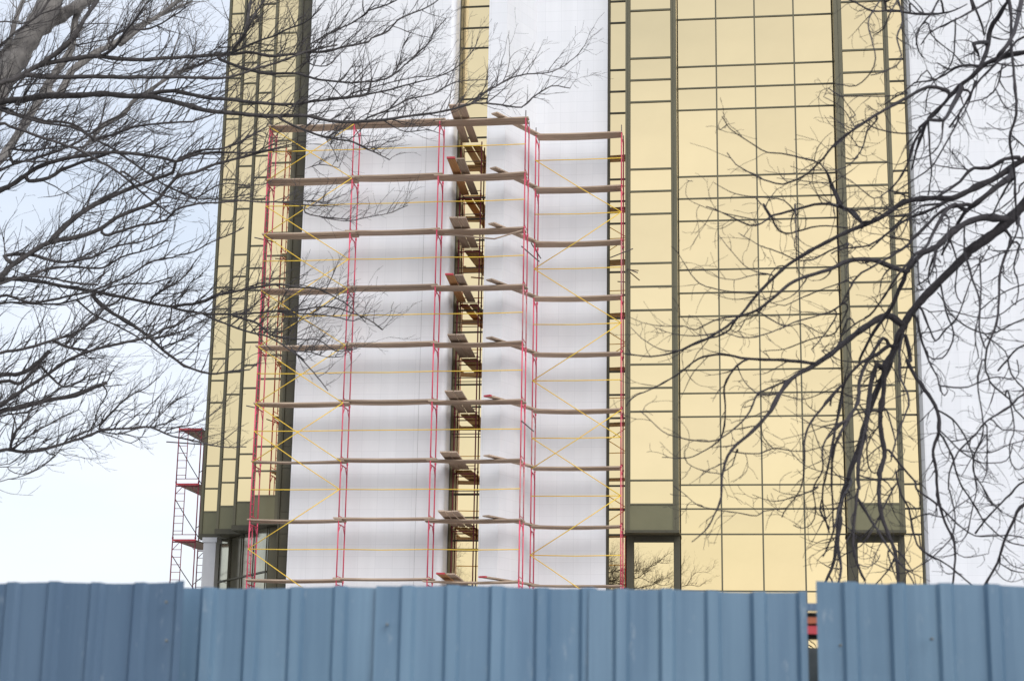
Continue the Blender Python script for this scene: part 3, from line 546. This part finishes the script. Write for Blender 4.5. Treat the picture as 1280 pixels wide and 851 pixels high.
RIGHT = [
 (chain((P1, [(1300,232)]), (tb, [(1276,560),(1200,640),(1080,750),(920,860)]), (tc_, [(900,90),(750,240),(620,370),(500,520),(430,680),(370,850)]), (td, [(330,130),(250,320),(190,540),(120,740)]), (te, [(95,80),(55,220),(35,400),(10,600),(-60,760)])), 9.8, 1.6),
 (chain((P1, [(1300,192)]), (tb, [(1276,265),(1200,310),(1100,380),(950,450),(850,500),(800,520),(640,520),(480,545),(400,600),(300,660),(160,720)]), (tg, [(1254,130),(1100,210),(960,290),(860,370),(740,490),(650,600),(520,700),(380,770),(270,810),(150,830),(0,815)])), 6, .8),
 (chain((tb, [(1240,250),(1150,260),(1040,320),(950,320),(900,350),(850,410),(750,480),(700,510)])), 2.6, 1.4),
 (chain((tb, [(1200,360),(1100,440),(1000,520),(900,600),(860,650),(820,720),(780,800),(730,900)])), 4.4, 1.2),
 (chain((tb, [(1150,660),(1000,650),(880,690),(780,760),(700,840)]), (tc_, [(600,90),(500,200),(480,260),(440,340),(400,440),(350,510),(260,640),(180,800)])), 4.8, 1.5),
 (chain((tc_, [(500,210),(400,180),(300,140),(180,130),(80,150),(0,190)]), (tg, [(1000,390),(920,430),(840,500),(740,575),(640,610),(590,680),(520,720),(430,740),(310,800)])), 3.3, .8),
 (chain((tb, [(880,600),(820,560),(760,600),(700,700),(620,850)]), (tc_, [(560,90),(420,260),(330,400),(250,500),(150,560),(60,640)])), 2.6, .8), (chain((tb, [(900,560),(740,600),(600,730),(520,800)]), (tc_, [(520,20),(420,90),(300,160),(170,240),(110,340),(50,440),(-20,480)])), 2.3, .9),
 (chain((tb, [(800,520),(650,600),(500,660),(400,730),(250,830)]), (tc_, [(60,60),(0,90)])), 2, .8), (chain((tb, [(740,560),(600,570),(520,620),(380,640),(250,600),(140,600)])), 1.6, .7),
 (chain((tc_, [(450,550),(400,510),(330,510),(250,560),(150,630),(60,700)]), (th, [(922,4),(840,60),(740,120),(680,200),(650,260),(570,350),(480,430),(440,520),(430,640),(400,720),(360,790),(300,840)])), 4.4, .6),
 (chain((th, [(840,50),(700,35),(550,30),(430,10),(330,30),(250,90),(150,150),(40,200),(10,240)])), 2.2, .6),
 (chain((th, [(550,30),(500,60),(445,150),(450,260),(430,380),(350,440),(280,470),(170,465)])), 1.4, .5),
 (chain((th, [(740,120),(620,170),(590,190),(540,290),(430,380),(350,395),(230,375),(170,350),(100,285),(70,260)])), 1.5, .45),
 (chain((th, [(480,440),(600,450),(660,425),(780,440),(880,420),(950,400)])), .9, .5), (chain((th, [(600,310),(620,380),(660,425)])), .7, .5), (chain((th, [(500,430),(480,500),(440,530)])), .9, .6),
 (chain((th, [(600,190),(540,140),(500,60)])), .8, .5), (chain((th, [(430,540),(350,525),(280,490),(270,440)])), .7, .4), (chain((th, [(590,185),(700,190),(790,210),(890,175),(960,140)])), .8, .5),
 (chain((th, [(720,690),(620,705),(590,725),(500,710),(420,700),(330,680),(280,640),(220,590)])), 1.3, .5), (chain((th, [(860,600),(760,640),(660,660),(570,630)])), 1, .4), (chain((th, [(780,630),(720,630),(660,605)])), .6, .3),
 (chain((th, [(960,150),(900,220),(830,310),(800,390),(800,500),(780,610),(720,690),(700,730)])), 1.8, .6), (chain((th, [(990,300),(930,340),(880,420),(880,520),(840,600),(850,700),(830,760),(790,780),(750,765)])), 1.5, .5),
 (chain((th, [(970,200),(930,370),(900,530),(880,620),(890,720),(910,800)])), 2.1, 1), (chain((th, [(960,550),(880,530),(800,500),(740,440)])), .8, .4), (chain((th, [(910,780),(870,700),(880,640)])), 1.2, .7),
 (chain((tc_, [(400,760),(330,850)]), (td, [(300,30),(260,150),(240,300),(220,480),(180,650),(170,760),(180,851)]), (te, [(170,120),(150,300),(140,480),(180,640),(220,720)])), 3.4, 1.2),
 (chain((tc_, [(430,700),(380,800)]), (td, [(350,60),(345,200),(320,380),(340,560),(350,640),(310,760)]), (te, [(320,0),(310,130),(330,290),(400,470),(430,580),(440,760)])), 3.4, 1.8),
 (chain((tc_, [(380,700),(300,760)]), (td, [(240,0),(180,150),(170,280),(60,480),(0,680)]), (th, [(930,800)])), 2.6, .9), (chain((tc_, [(340,650),(250,780)]), (td, [(190,20),(90,140),(40,350),(0,620)])), 2.2, .9),
 (chain((tc_, [(470,620),(450,740)]), (td, [(450,0),(450,100),(500,220),(510,300),(470,400),(420,550),(390,670)])), 1.7, .8), (chain((td, [(330,340),(220,340),(120,380),(40,450),(-30,520)])), 1.4, .6), (chain((td, [(360,330),(400,450),(420,560),(390,640)])), 1.2, .8),
 (chain((td, [(230,500),(235,650),(260,740),(310,740),(350,640)])), 1, .7), (chain((td, [(180,760),(260,790),(400,780),(420,720)])), 1, .6), (chain((td, [(240,460),(290,460),(340,370)])), .8, .5),
 (chain((tc_, [(490,640),(520,800)]), (td, [(500,0),(560,120),(640,230),(700,340),(715,460),(670,600),(690,720),(700,851)]), (te, [(710,200),(750,330),(800,430),(820,540),(800,760)])), 2.7, 1.1),
 (chain((td, [(380,600),(450,690),(560,820)]), (te, [(560,110),(720,230),(830,340),(950,420),(1080,420),(1200,420),(1290,440)])), 1.5, .7),
 (chain((tc_, [(560,520),(600,680),(660,840)]), (td, [(700,110),(720,200),(750,235),(770,200)])), 1.7, .6),
 (chain((td, [(700,330),(800,390),(880,500),(930,620),(940,700),(960,851)]), (te, [(960,130),(930,260),(900,400),(860,455),(810,460)])), 1.2, .6), (chain((td, [(720,470),(790,540),(850,600),(930,650),(980,680),(1120,680),(1180,640),(1200,560)])), 1.1, .6), (chain((td, [(790,540),(880,525),(960,500)])), .8, .6),
 (chain((td, [(720,490),(800,640),(830,760),(870,851)]), (te, [(880,120),(960,240),(1000,310),(1100,410),(1200,470),(1290,490)])), 1.3, .7),
 (chain((td, [(1290,220),(1180,310),(1020,410),(950,500),(840,610),(780,750),(775,851)]), (te, [(780,120),(815,260),(815,360),(790,440),(680,550),(600,610),(460,670),(290,610),(270,590)])), 2.2, .5),
 (chain((tc_, [(1190,-20),(1120,200),(1110,400),(1090,560),(1030,720),(1020,851)]), (td, [(1040,110),(1060,160),(1180,260),(1220,330),(1290,400)])), 1.8, .8), (chain((td, [(1000,0),(970,150),(1000,380),(1000,500),(950,620),(940,740),(1000,840)]), (te, [(1050,200),(1110,240)])), 1.6, .7),
 (chain((td, [(1170,0),(1190,90),(1290,210)])), 1.1, .8), (chain((td, [(1170,200),(1210,450),(1180,560),(1190,680),(1240,730),(1290,700)])), 1.1, .6), (chain((td, [(860,600),(940,610),(1060,610),(1180,560),(1290,530)])), .9, .6), (chain((td, [(1070,400),(1130,460),(1210,465),(1290,480)])), 1, .6),
 (chain((td, [(720,170),(800,180),(900,180),(970,150),(1100,110),(1200,130),(1240,90),(1230,0)])), 1.1, .6), (chain((td, [(1030,440),(1030,600),(1030,740),(1000,810)])), 1, .6), (chain((td, [(1020,500),(960,600),(900,700),(860,770)])), .9, .5),
 (chain((te, [(1300,50),(1190,140),(1090,240),(1000,340),(950,410)])), 2, 1), (chain((te, [(1300,200),(1200,340),(1140,470),(1100,600),(1010,760)])), 2.5, 1.4), (chain((te, [(1000,100),(1090,230),(1200,300),(1290,350)])), 1, .6),
 (chain((te, [(1110,600),(1190,650),(1290,670)])), 1, .5), (chain((te, [(1130,550),(1200,620),(1290,650)])), .8, .5), (chain((te, [(820,530),(880,565),(960,555),(1040,540)])), .8, .4), (chain((te, [(580,290),(650,275),(740,300),(830,230),(960,140)])), 1, .6),
 (chain((te, [(170,180),(260,320),(400,540),(500,660),(545,740)])), 1.8, .8), (chain((te, [(410,100),(350,220),(220,460),(60,560),(-20,620)])), 1.2, .6), (chain((te, [(430,0),(460,150),(510,240),(550,430),(600,520),(760,610),(930,750)])), 1.5, .8), (chain((te, [(130,60),(60,200),(0,420),(-60,560)])), 1.6, .8),
 (chain((te, [(60,300),(40,480),(60,640),(40,740)])), 2.4, 1.2), (chain((te, [(420,560),(380,640),(290,740)])), 1.3, .8), (chain((te, [(180,610),(240,630),(290,600),(320,550)])), .8, .4), (chain((te, [(370,540),(400,640),(440,740)])), 1, .6),
 (chain((te, [(690,580),(600,520),(580,420),(540,410),(520,320)])), 1, .5), (chain((te, [(330,280),(280,350),(160,480),(140,560)])), 1, .6),
 (chain((tc_, [(775,-20),(830,140),(820,340),(860,420)])), 1.2, .7), (chain((tc_, [(880,60),(930,250),(980,400),(980,600),(1020,720)])), 1.6, 1), (chain((tc_, [(980,120),(990,300),(980,470),(950,620),(975,780)])), 1.1, .6),
 (chain((tc_, [(1290,520),(1070,620),(950,600),(870,560),(780,480),(740,400),(700,350)])), 1.5, .8), (chain((tc_, [(720,290),(760,480),(810,620),(760,760),(700,790),(640,770),(590,640),(570,500)])), 1.3, .7), (chain((tc_, [(600,470),(640,570),(690,670),(740,610),(830,520),(870,420),(940,230),(1050,40)])), 1.3, .6),
 (chain((tc_, [(1290,290),(1120,360),(980,470)])), 1.1, .7), (chain((tc_, [(1290,380),(1130,490),(1020,520),(900,500),(780,470),(640,480)])), 1, .6), (chain((tc_, [(1245,30),(1210,180),(1240,300),(1220,430),(1190,400)])), 1.2, .6), (chain((tc_, [(1290,690),(1170,790),(1100,870)])), 1.8, 1), (chain((tc_, [(1030,640),(1150,740),(1180,850)])), 1.1, .6),
 (chain((tc_, [(1040,60),(1120,75),(1290,60)])), 1, .6), (chain((tc_, [(1150,80),(990,150),(930,190),(870,200)])), 1.1, .5), (chain((tc_, [(590,620),(720,600),(830,540)])), .9, .6),
 (chain((tc_, [(690,80),(680,160),(640,250),(570,300)])), 2, .8), (chain((tc_, [(570,150),(580,300),(610,330),(560,330)])), 1.2, .7), (chain((tc_, [(690,70),(640,230),(650,290)])), 1.6, .8),
 (chain((ta, [(1170,-20),(1190,100),(1190,300),(1210,500),(1225,760)]), (tb, [(1180,120),(1210,320),(1220,560),(1230,700)])), 1.9, 1.3),
 (chain((P1, [(1300,62)]), (ta, [(1276,350),(1200,360),(1100,390),(1000,440),(930,510),(840,580),(750,680),(670,770),(580,850)]), (tb, [(590,70),(540,160),(500,300),(440,400),(380,470)])), 6.2, 1),
 (chain((ta, [(1190,-30),(1100,120),(1050,200),(1030,330),(980,450)])), 3.6, 2.4), (chain((ta, [(1265,-20),(1230,140),(1190,260),(1100,380)])), 3.2, 2.2), (chain((ta, [(1290,240),(1180,330),(1080,430),(960,560),(880,700),(780,851)])), 2.6, 1.2),
 (chain((ta, [(860,590),(800,700),(740,800)]), (tb, [(640,0),(600,90),(560,200),(530,330)])), 3.4, 1), (chain((ta, [(900,600),(820,620),(640,780),(600,860)]), (tb, [(480,90),(300,60),(200,0)])), 2.4, .8),
 (chain((ta, [(770,610),(640,580),(500,650),(350,730),(160,850)]), (tf, [(1150,360),(1030,500),(920,590),(790,640),(700,620),(620,590),(480,510),(420,430)])), 2.5, .6),
 (chain((tf, [(1040,505),(1000,485),(900,460),(780,435),(690,430),(600,380),(450,280),(420,245),(385,190)])), 1.2, .5), (chain((tf, [(420,245),(375,280)])), .7, .4),
 (chain((tf, [(1030,500),(1080,560),(1130,680),(1190,800)]), (tb, [(110,600),(200,680),(300,660)])), 2.4, 1.8), (chain((tb, [(0,430),(30,520),(80,590),(140,600),(200,680)])), 2, 1.5),
 (chain((tf, [(1200,800),(1100,770),(1000,775),(870,810),(710,851)]), (tg, [(820,50),(740,100),(660,80),(560,30),(460,-10)])), 2, .6),
 (chain((tf, [(1100,635),(980,625),(880,610),(750,600)])), .9, .4), (chain((tf, [(860,810),(800,750),(700,730),(560,720),(440,690),(330,630)])), 1, .4), (chain((tf, [(600,880),(480,850),(290,800),(160,740),(145,680),(160,620)])), .7, .3),
 (chain((tf, [(1290,460),(1200,530),(1100,550),(1000,545),(900,540),(840,520)])), .9, .4), (chain((tf, [(610,730),(700,840),(780,900)])), .8, .5), (chain((tf, [(1290,390),(1180,240),(1100,190)])), .8, .4), (chain((tf, [(1270,260),(1180,130),(1060,60)])), .9, .4), (chain((tf, [(1270,180),(1180,60)])), .8, .5),
 (chain((ta, [(340,-20),(270,80),(240,160),(270,290),(290,390),(260,480),(160,570),(20,560)])), 1.5, .7), (chain((ta, [(900,30),(780,80),(660,95),(520,90),(400,70),(270,75),(140,10),(60,-20)])), 2, .8),
 (chain((ta, [(1120,-30),(940,70),(830,130),(720,180),(640,230),(590,300)])), 1.6, .7), (chain((ta, [(720,-10),(660,90),(580,190),(560,300)])), 1.5, .7), (chain((ta, [(1000,440),(850,440),(750,500),(650,540),(550,550),(480,610),(340,700)])), 1.6, .8),
 (chain((ta, [(920,-20),(1000,180),(1010,230)])), 1.6, 1.2), (chain((ta, [(820,130),(820,230),(790,430),(650,580),(620,750)])), 1.1, .6), (chain((ta, [(1130,440),(1100,570),(1030,650),(880,700),(820,850)])), 1.2, .6), (chain((ta, [(950,540),(920,650),(870,760),(800,851)])), 1.3, .8),
 (chain((ta, [(1290,430),(1130,430),(1060,410)])), 1.3, 1), (chain((ta, [(520,20),(580,80),(660,95)])), 1.4, .6), (chain((ta, [(450,-20),(380,100),(340,190),(270,240)])), 1.2, .6), (chain((ta, [(430,-10),(470,140),(430,250),(460,400),(340,480),(260,500)])), 1.4, .7),
 (chain((ta, [(500,620),(380,640),(220,640),(60,640),(-20,590)])), 1.4, .7), (chain((ta, [(560,550),(630,470),(700,580),(770,620)])), 1, .6), (chain((ta, [(700,420),(780,460),(880,440)])), 1, .7), (chain((ta, [(1090,600),(1160,720),(1276,740)])), 1, .5),
 (chain((ta, [(560,230),(570,320),(600,380)])), 1.3, .8), (chain((ta, [(640,160),(660,230),(720,290),(800,350),(870,430)])), 1.1, .7), (chain((ta, [(940,290),(970,350),(980,400)])), 3, 1),
 (chain((tb, [(840,0),(720,220),(650,320),(510,420),(420,480)])), 1.7, .8), (chain((tb, [(740,0),(720,150),(640,240),(520,270)])), 1.2, .6), (chain((tb, [(640,0),(650,200),(660,350),(640,500)])), 1.3, .7), (chain((tb, [(900,330),(800,320),(690,300),(660,290)])), .9, .6), (chain((tb, [(890,330),(830,260),(800,210)])), .8, .4),
 (chain((tb, [(300,0),(230,80),(210,170),(150,260),(90,250)])), 1.4, .6), (chain((tb, [(240,0),(150,60),(60,140),(-20,200)])), 1.5, .8), (chain((tb, [(0,560),(100,590),(160,650)])), 1.6, 1), (chain((tb, [(480,500),(380,470),(280,520),(120,400),(40,370)])), 1, .5),
 (chain((tb, [(510,660),(450,780),(380,760)])), 1, .6), (chain((tb, [(640,640),(580,690),(520,650)])), .9, .6), (chain((tb, [(480,640),(340,780),(250,860)])), 1.3, .8), (chain((tb, [(560,560),(420,600),(340,560),(330,480)])), 1, .5),
 (chain((tb, [(780,660),(760,800),(790,860)])), 1, .8), (chain((tb, [(880,700),(880,860)])), 1.2, 1), (chain((tb, [(1240,640),(1230,740),(1180,850)])), 1.5, 1), (chain((tb, [(1290,400),(1240,480),(1160,560),(1040,640)])), 1.6, .7), (chain((tb, [(1200,390),(1130,500),(1070,620)])), 1.6, .9),
 (chain((tb, [(1280,20),(1120,70),(1030,20)])), .9, .5), (chain((tb, [(1200,110),(1290,190)])), 1.2, .8),
 (chain((tg, [(1254,510),(1190,560),(1130,590),(980,630),(860,680),(740,720),(640,720),(540,690)])), 1.8, .6), (chain((tg, [(1254,200),(1150,240),(1050,290),(960,290)])), 1.3, .7), (chain((tg, [(960,290),(850,240),(760,210),(640,140)])), .9, .4),
 (chain((tg, [(830,375),(700,340),(600,240),(530,150)])), .8, .35), (chain((tg, [(740,480),(600,470),(460,440),(400,400),(350,330),(300,250),(265,215)])), 1.1, .35), (chain((tg, [(1254,410),(1100,460),(980,510),(900,545),(830,530),(760,490)])), 1, .5),
 (chain((tg, [(640,605),(530,620),(400,680),(340,660),(200,660),(100,640),(30,610)])), 1, .35), (chain((tg, [(520,700),(400,715),(280,705),(200,680)])), 1, .4), (chain((tg, [(300,800),(200,790),(100,730),(40,670)])), .8, .35), (chain((tg, [(960,-20),(965,150),(970,340),(1010,380)])), 1.1, .6),
 (chain((tg, [(780,-20),(830,60),(870,130),(940,140),(1010,120),(1100,100),(1254,110)])), 1.4, .8), (chain((tg, [(740,575),(800,610),(900,660),(1000,650),(1100,700),(1180,720)])), 1, .5), (chain((tg, [(1254,560),(1180,700),(1100,720),(1000,750),(900,790),(780,800)])), 1.1, .5),
 (chain((tg, [(1190,600),(1130,700),(1050,790)])), 1, .6), (chain((tg, [(830,375),(760,370),(620,400),(530,390),(460,360)])), .8, .35), (chain((tg, [(700,590),(640,690),(600,680)])), .7, .4), (chain((tg, [(1254,620),(1180,800),(1100,851)])), 2, 1),
]
SEEN = []; THK = 1.12
def tubes_from(px, r0, r1, fw0, r, wob, b, nside=7):
    """smooth the traced line, give it depth, return 3-D points and radii"""
    P = [Vector((x, y)) for x, y in px]
    best = None
    for (q, f_, rr, rv) in SEEN:                      # grow out of the nearest thicker limb
        if rv >= r1 and abs(q.x-P[0].x) < 22 and abs(q.y-P[0].y) < 22:
            dd = (q-P[0]).length-rr*.5
            if dd < 20 and (best is None or dd < best[0]): best = (dd, q, f_, rr)
    free = best is None and P[0].x > 5 and P[0].x < 1275
    fst = None
    if best:
        fst = best[2]
        if (best[1]-P[0]).length > 1.5: P = [best[1]]+P
        if best[3] < r0*.75: r0 = max(r1, best[3]*.95)
    P = [P[0]*2-P[1]]+P+[P[-1]*2-P[-2]]; o = []
    for i in range(1, len(P)-2):
        n = max(2, int((P[i+1]-P[i]).length/7))
        for k in range(n):
            t = k/n; a, b_, c, d = P[i-1], P[i], P[i+1], P[i+2]
            o.append(.5*((2*b_)+(-a+c)*t+(2*a-5*b_+4*c-d)*t*t+(-a+3*b_-3*c+d)*t**3))
    o.append(P[-2]); n = len(o); ph = [r.uniform(0, 6.28) for _ in range(3)]; dz = r.uniform(-wob, wob)*.5
    pts = []; rad = []
    for i, q in enumerate(o):
        t = i/max(1, n-1)
        f_ = fw0+dz*min(1, t*2+.2)+wob*.35*math.sin(t*3+ph[0])
        if fst is not None: w_ = min(1, t*1.6); w_ = w_*w_*(3-2*w_); f_ = fst*(1-w_)+f_*w_
        jx = r.uniform(-.35, .35); jy = r.uniform(-.35, .35)
        pts.append(at(q.x+jx, q.y+jy, f_))
        rr = (r0+(r1-r0)*t**.85)*(1+r.uniform(-.10, .14)); 
        if r.random() < .07: rr *= 1.28
        if free: rr *= .25+.75*min(1, t*3.5)
        SEEN.append((q, f_, rr, rr))
        rad.append(rr*THK*f_/F_PX)
    b.tube(pts, rad, nside if r0 > 1.5 else 5)
    return pts, rad
def twig(b, p, d, L, r0, rg, lvl, trop, curl=.25, n=5, sub=2):
    pts = [p.copy()]; rad = [r0]; d = d.normalized(); c = Vector((rg.gauss(0, 1), rg.gauss(0, 1), rg.gauss(0, 1)))*curl*.35*5/n; jt = .13*(6/n)**.5
    kids = []
    for i in range(n):
        d = (d+c*.5+trop*.10*5/n+Vector((rg.gauss(0, 1), rg.gauss(0, 1), rg.gauss(0, 1)))*jt).normalized()
        p = p+d*(L/n); pts.append(p.copy()); rad.append(max(r0*(1-.74*(i+1)/n), .0016)*(1.4 if rg.random() < .28 else 1))
        if lvl > 0 and i < n-1 and rg.random() < sub/(n-1): kids.append((p.copy(), d.copy(), r0*(1-.78*(i+1)/n)))
    b.tube(pts, rad, 4 if r0 < .006 else 5, caps=False)
    for (q, dd, rr) in kids:
        ax = Vector((rg.gauss(0, 1), rg.gauss(0, 1), rg.gauss(0, 1))).normalized()
        nd = (dd+ax.cross(dd).normalized()*rg.uniform(.5, .95)).normalized()
        twig(b, q, nd, L*rg.uniform(.35, .65), max(rr*.75, .0014), rg, lvl-1, trop, curl, max(3, n-1), sub)
UPV = Vector((0, 0, 1))
def grow(name, lst, fw0, wob, m, seed, label, trunk_pts, trunk_r, twigf, joiner=None, extra=None):
    rg = random.Random(seed)
    base = trunk_pts[0]
    T = thing(name, (base.x, base.y, 0), label, 'tree')
    b = MB(); n = len(trunk_pts)
    P = []; Rr = []
    for i in range(n-1):
        for k in range(6):
            t = k/6; q = trunk_pts[i].lerp(trunk_pts[i+1], t); P.append(q+Vector((rg.gauss(0, .012), rg.gauss(0, .012), 0))); Rr.append((trunk_r[i]*(1-t)+trunk_r[i+1]*t)*(1+rg.uniform(-.03, .03)))
    P.append(trunk_pts[-1]); Rr.append(trunk_r[-1])
    Rr[0] *= 1.35; Rr[1] *= 1.12
    b.tube(P, Rr, 16); b.build('trunk', m, T)
    b = MB(); tw = MB()
    SEEN.clear()
    for (px, r0, r1) in sorted(lst, key=lambda e: -e[1]):
        if joiner: px = joiner(px)
        f_ = fw0
        pts, rad = tubes_from(px, r0, r1, f_, rg, wob, b)
        twigf(tw, pts, rad, rg)
    if extra: extra(b, tw, rg)
    b.build('limbs', m, T); tw.build('twigs', m, T)
    return T
# left tree ------------------------------------------------
FL = 22.0
LT = [at(-330, 985, FL), at(-300, 600, FL), at(-270, 250, FL), at(-230, -250, FL), at(-180, -700, FL)]
LT[0].z = 0
def joinL(px):
    if px[0][0] < 2:
        y = px[0][1]; s = (px[0][1]-px[1][1])/(px[0][0]-px[1][0]+1e-6)
        return [(-280, y+140+(y-300)*.15), (-190, y+85), (-90, y+32-s*10)]+px
    return px
def twL(tw, pts, rad, rg):
    i = 1; acc = 0
    L = sum((pts[k+1]-pts[k]).length for k in range(len(pts)-1)); step = .104; run = 0; nxt = rg.uniform(0, step)
    for k in range(1, len(pts)):
        run += (pts[k]-pts[k-1]).length
        while nxt < run:
            nxt += step*rg.uniform(.5, 1.6)
            rr = rad[k]; bd = (pts[k]-pts[k-1]).normalized()
            a = R_(rg.gauss(66, 22)); side = rg.random()
            if side < .13: a = R_(rg.uniform(-60, 10))
            d = HR*math.cos(a)+UPV*math.sin(a)+HF*rg.gauss(0, .45)+bd*.45
            Lw = rg.uniform(.22, .85)*(1.15 if rr > .012 else .7)
            twig(tw, pts[k], d, Lw, min(max(rr*.55, .0036), .0078), rg, 2 if Lw > .5 else 1, (UPV*.55+HR*.55), .45, 8, 2.0)
grow('bare_tree', LEFT, FL, 1.6, M['bark'], 11, 'dark bare tree whose long level branches reach in from the left edge', LT, [.24, .21, .18, .13, .07], twL, joinL)
# pale tree behind it --------------------------------------
FP = 26.0
PT = [at(-210, 975, FP), at(-170, 650, FP), at(-110, 420, FP), at(-70, 330, FP)]; PT[0].z = 0
def joinP(px):
    if px[0][0] < 0 and px[0][1] > 200: return [(-110, 420)]+px if px[0][1] < 300 else px
    return px
def twP(tw, pts, rad, rg):
    run = 0; step = .085; nxt = .1
    for k in range(1, len(pts)):
        run += (pts[k]-pts[k-1]).length
        while nxt < run:
            nxt += step*rg.uniform(.5, 1.6)
            a = R_(rg.gauss(62, 25)); d = HR*math.cos(a)+UPV*math.sin(a)+HF*rg.gauss(0, .5)
            twig(tw, pts[k], d, rg.uniform(.35, 1.25), .008, rg, 2, (UPV*.8+HR*.5), .3, 7, 2.3)
grow('bare_tree', PALE, FP, 1.0, M['barkP'], 12, 'bare tree with a thick pale grey leaning trunk in the upper left corner', PT, [.36, .33, .30, .27], twP, joinP)
# right tree -----------------------------------------------
FR = 14.0
RT = [at(1660, 1010, FR), at(1600, 700, FR), at(1540, 380, FR), at(1500, 60, FR), at(1490, -150, FR)]; RT[0].z = 0
def joinR(px):
    if px[0][0] > 1279:
        y = px[0][1]; return [(1570 if px[0][1] > 120 else 1500, y+90), (1450, y+20), (1360, y-22)]+px
    return px
def twR(tw, pts, rad, rg):
    run = 0; step = .205; nxt = rg.uniform(0, step)
    for k in range(1, len(pts)):
        run += (pts[k]-pts[k-1]).length
        while nxt < run:
            nxt += step*rg.uniform(.5, 1.7)
            if rad[k] > .035 and rg.random() < .5: continue
            bd = (pts[k]-pts[k-1]).normalized()
            sgn = rg.choice((-1, 1)); nrm = HF.cross(bd).normalized()*sgn
            d = bd*.8+nrm*rg.uniform(.35, .9)+HF*rg.gauss(0, .35)
            twig(tw, pts[k], d, rg.uniform(.10, .52)*(1.15 if rad[k] > .01 else .8), min(max(rad[k]*.5, .0028), .0058), rg, 1, (-HR*.5-UPV*.15), 1.3, 9, 1.3)
grow('bare_tree', RIGHT, FR, 1.3, M['barkR'], 13, 'dark bare tree whose arching limb droops from the right edge to the fence', RT, [.22, .19, .17, .13, .03], twR, joinR)
# bare trees across the road, seen only as reflections in the gold glass
def avenue_tree(x, y, H, seed, label):
    rg = random.Random(seed); T = thing('bare_tree', (x, y, 0), label, 'tree', 'bare trees across the road')
    P = [Vector((x, y, 0))]; 
    for i in range(1, 11): P.append(Vector((x+rg.gauss(0, .12)*i*.5, y+rg.gauss(0, .1)*i*.5, H*i/10)))
    Rr = [.24*(1-i/10.5)+.02 for i in range(11)]; b = MB(); b.tube(P, Rr, 10); b.build('trunk', M['bark'], T)
    b = MB()
    for k in range(120):
        t = rg.uniform(.22, .99); q = P[0].lerp(P[-1], t); i = int(t*10); q = P[i].lerp(P[min(i+1, 10)], t*10-i); a = rg.uniform(0, 6.28)
        d = Vector((math.cos(a), math.sin(a), rg.uniform(.6, 1.8))); twig(b, q, d, H*.30*(1.15-t*.75)*rg.uniform(.6, 1.1), .07*(1.1-t), rg, 3, UPV*.7, .5, 7, 4.5)
    b.build('crown', M['bark'], T)
for (x, y, H, s, l) in [(-24.5, -76, 17, 1, 'bare tree mirrored in the gold recess between the white piers'), (-15.2, -76, 23, 2, 'tall bare tree mirrored in the narrow gold strip beside the set-back scaffold'), (-12.3, -82, 18, 3, 'bare tree mirrored in the gold window below the projecting bay')]:
    avenue_tree(x, y, H, s, l)
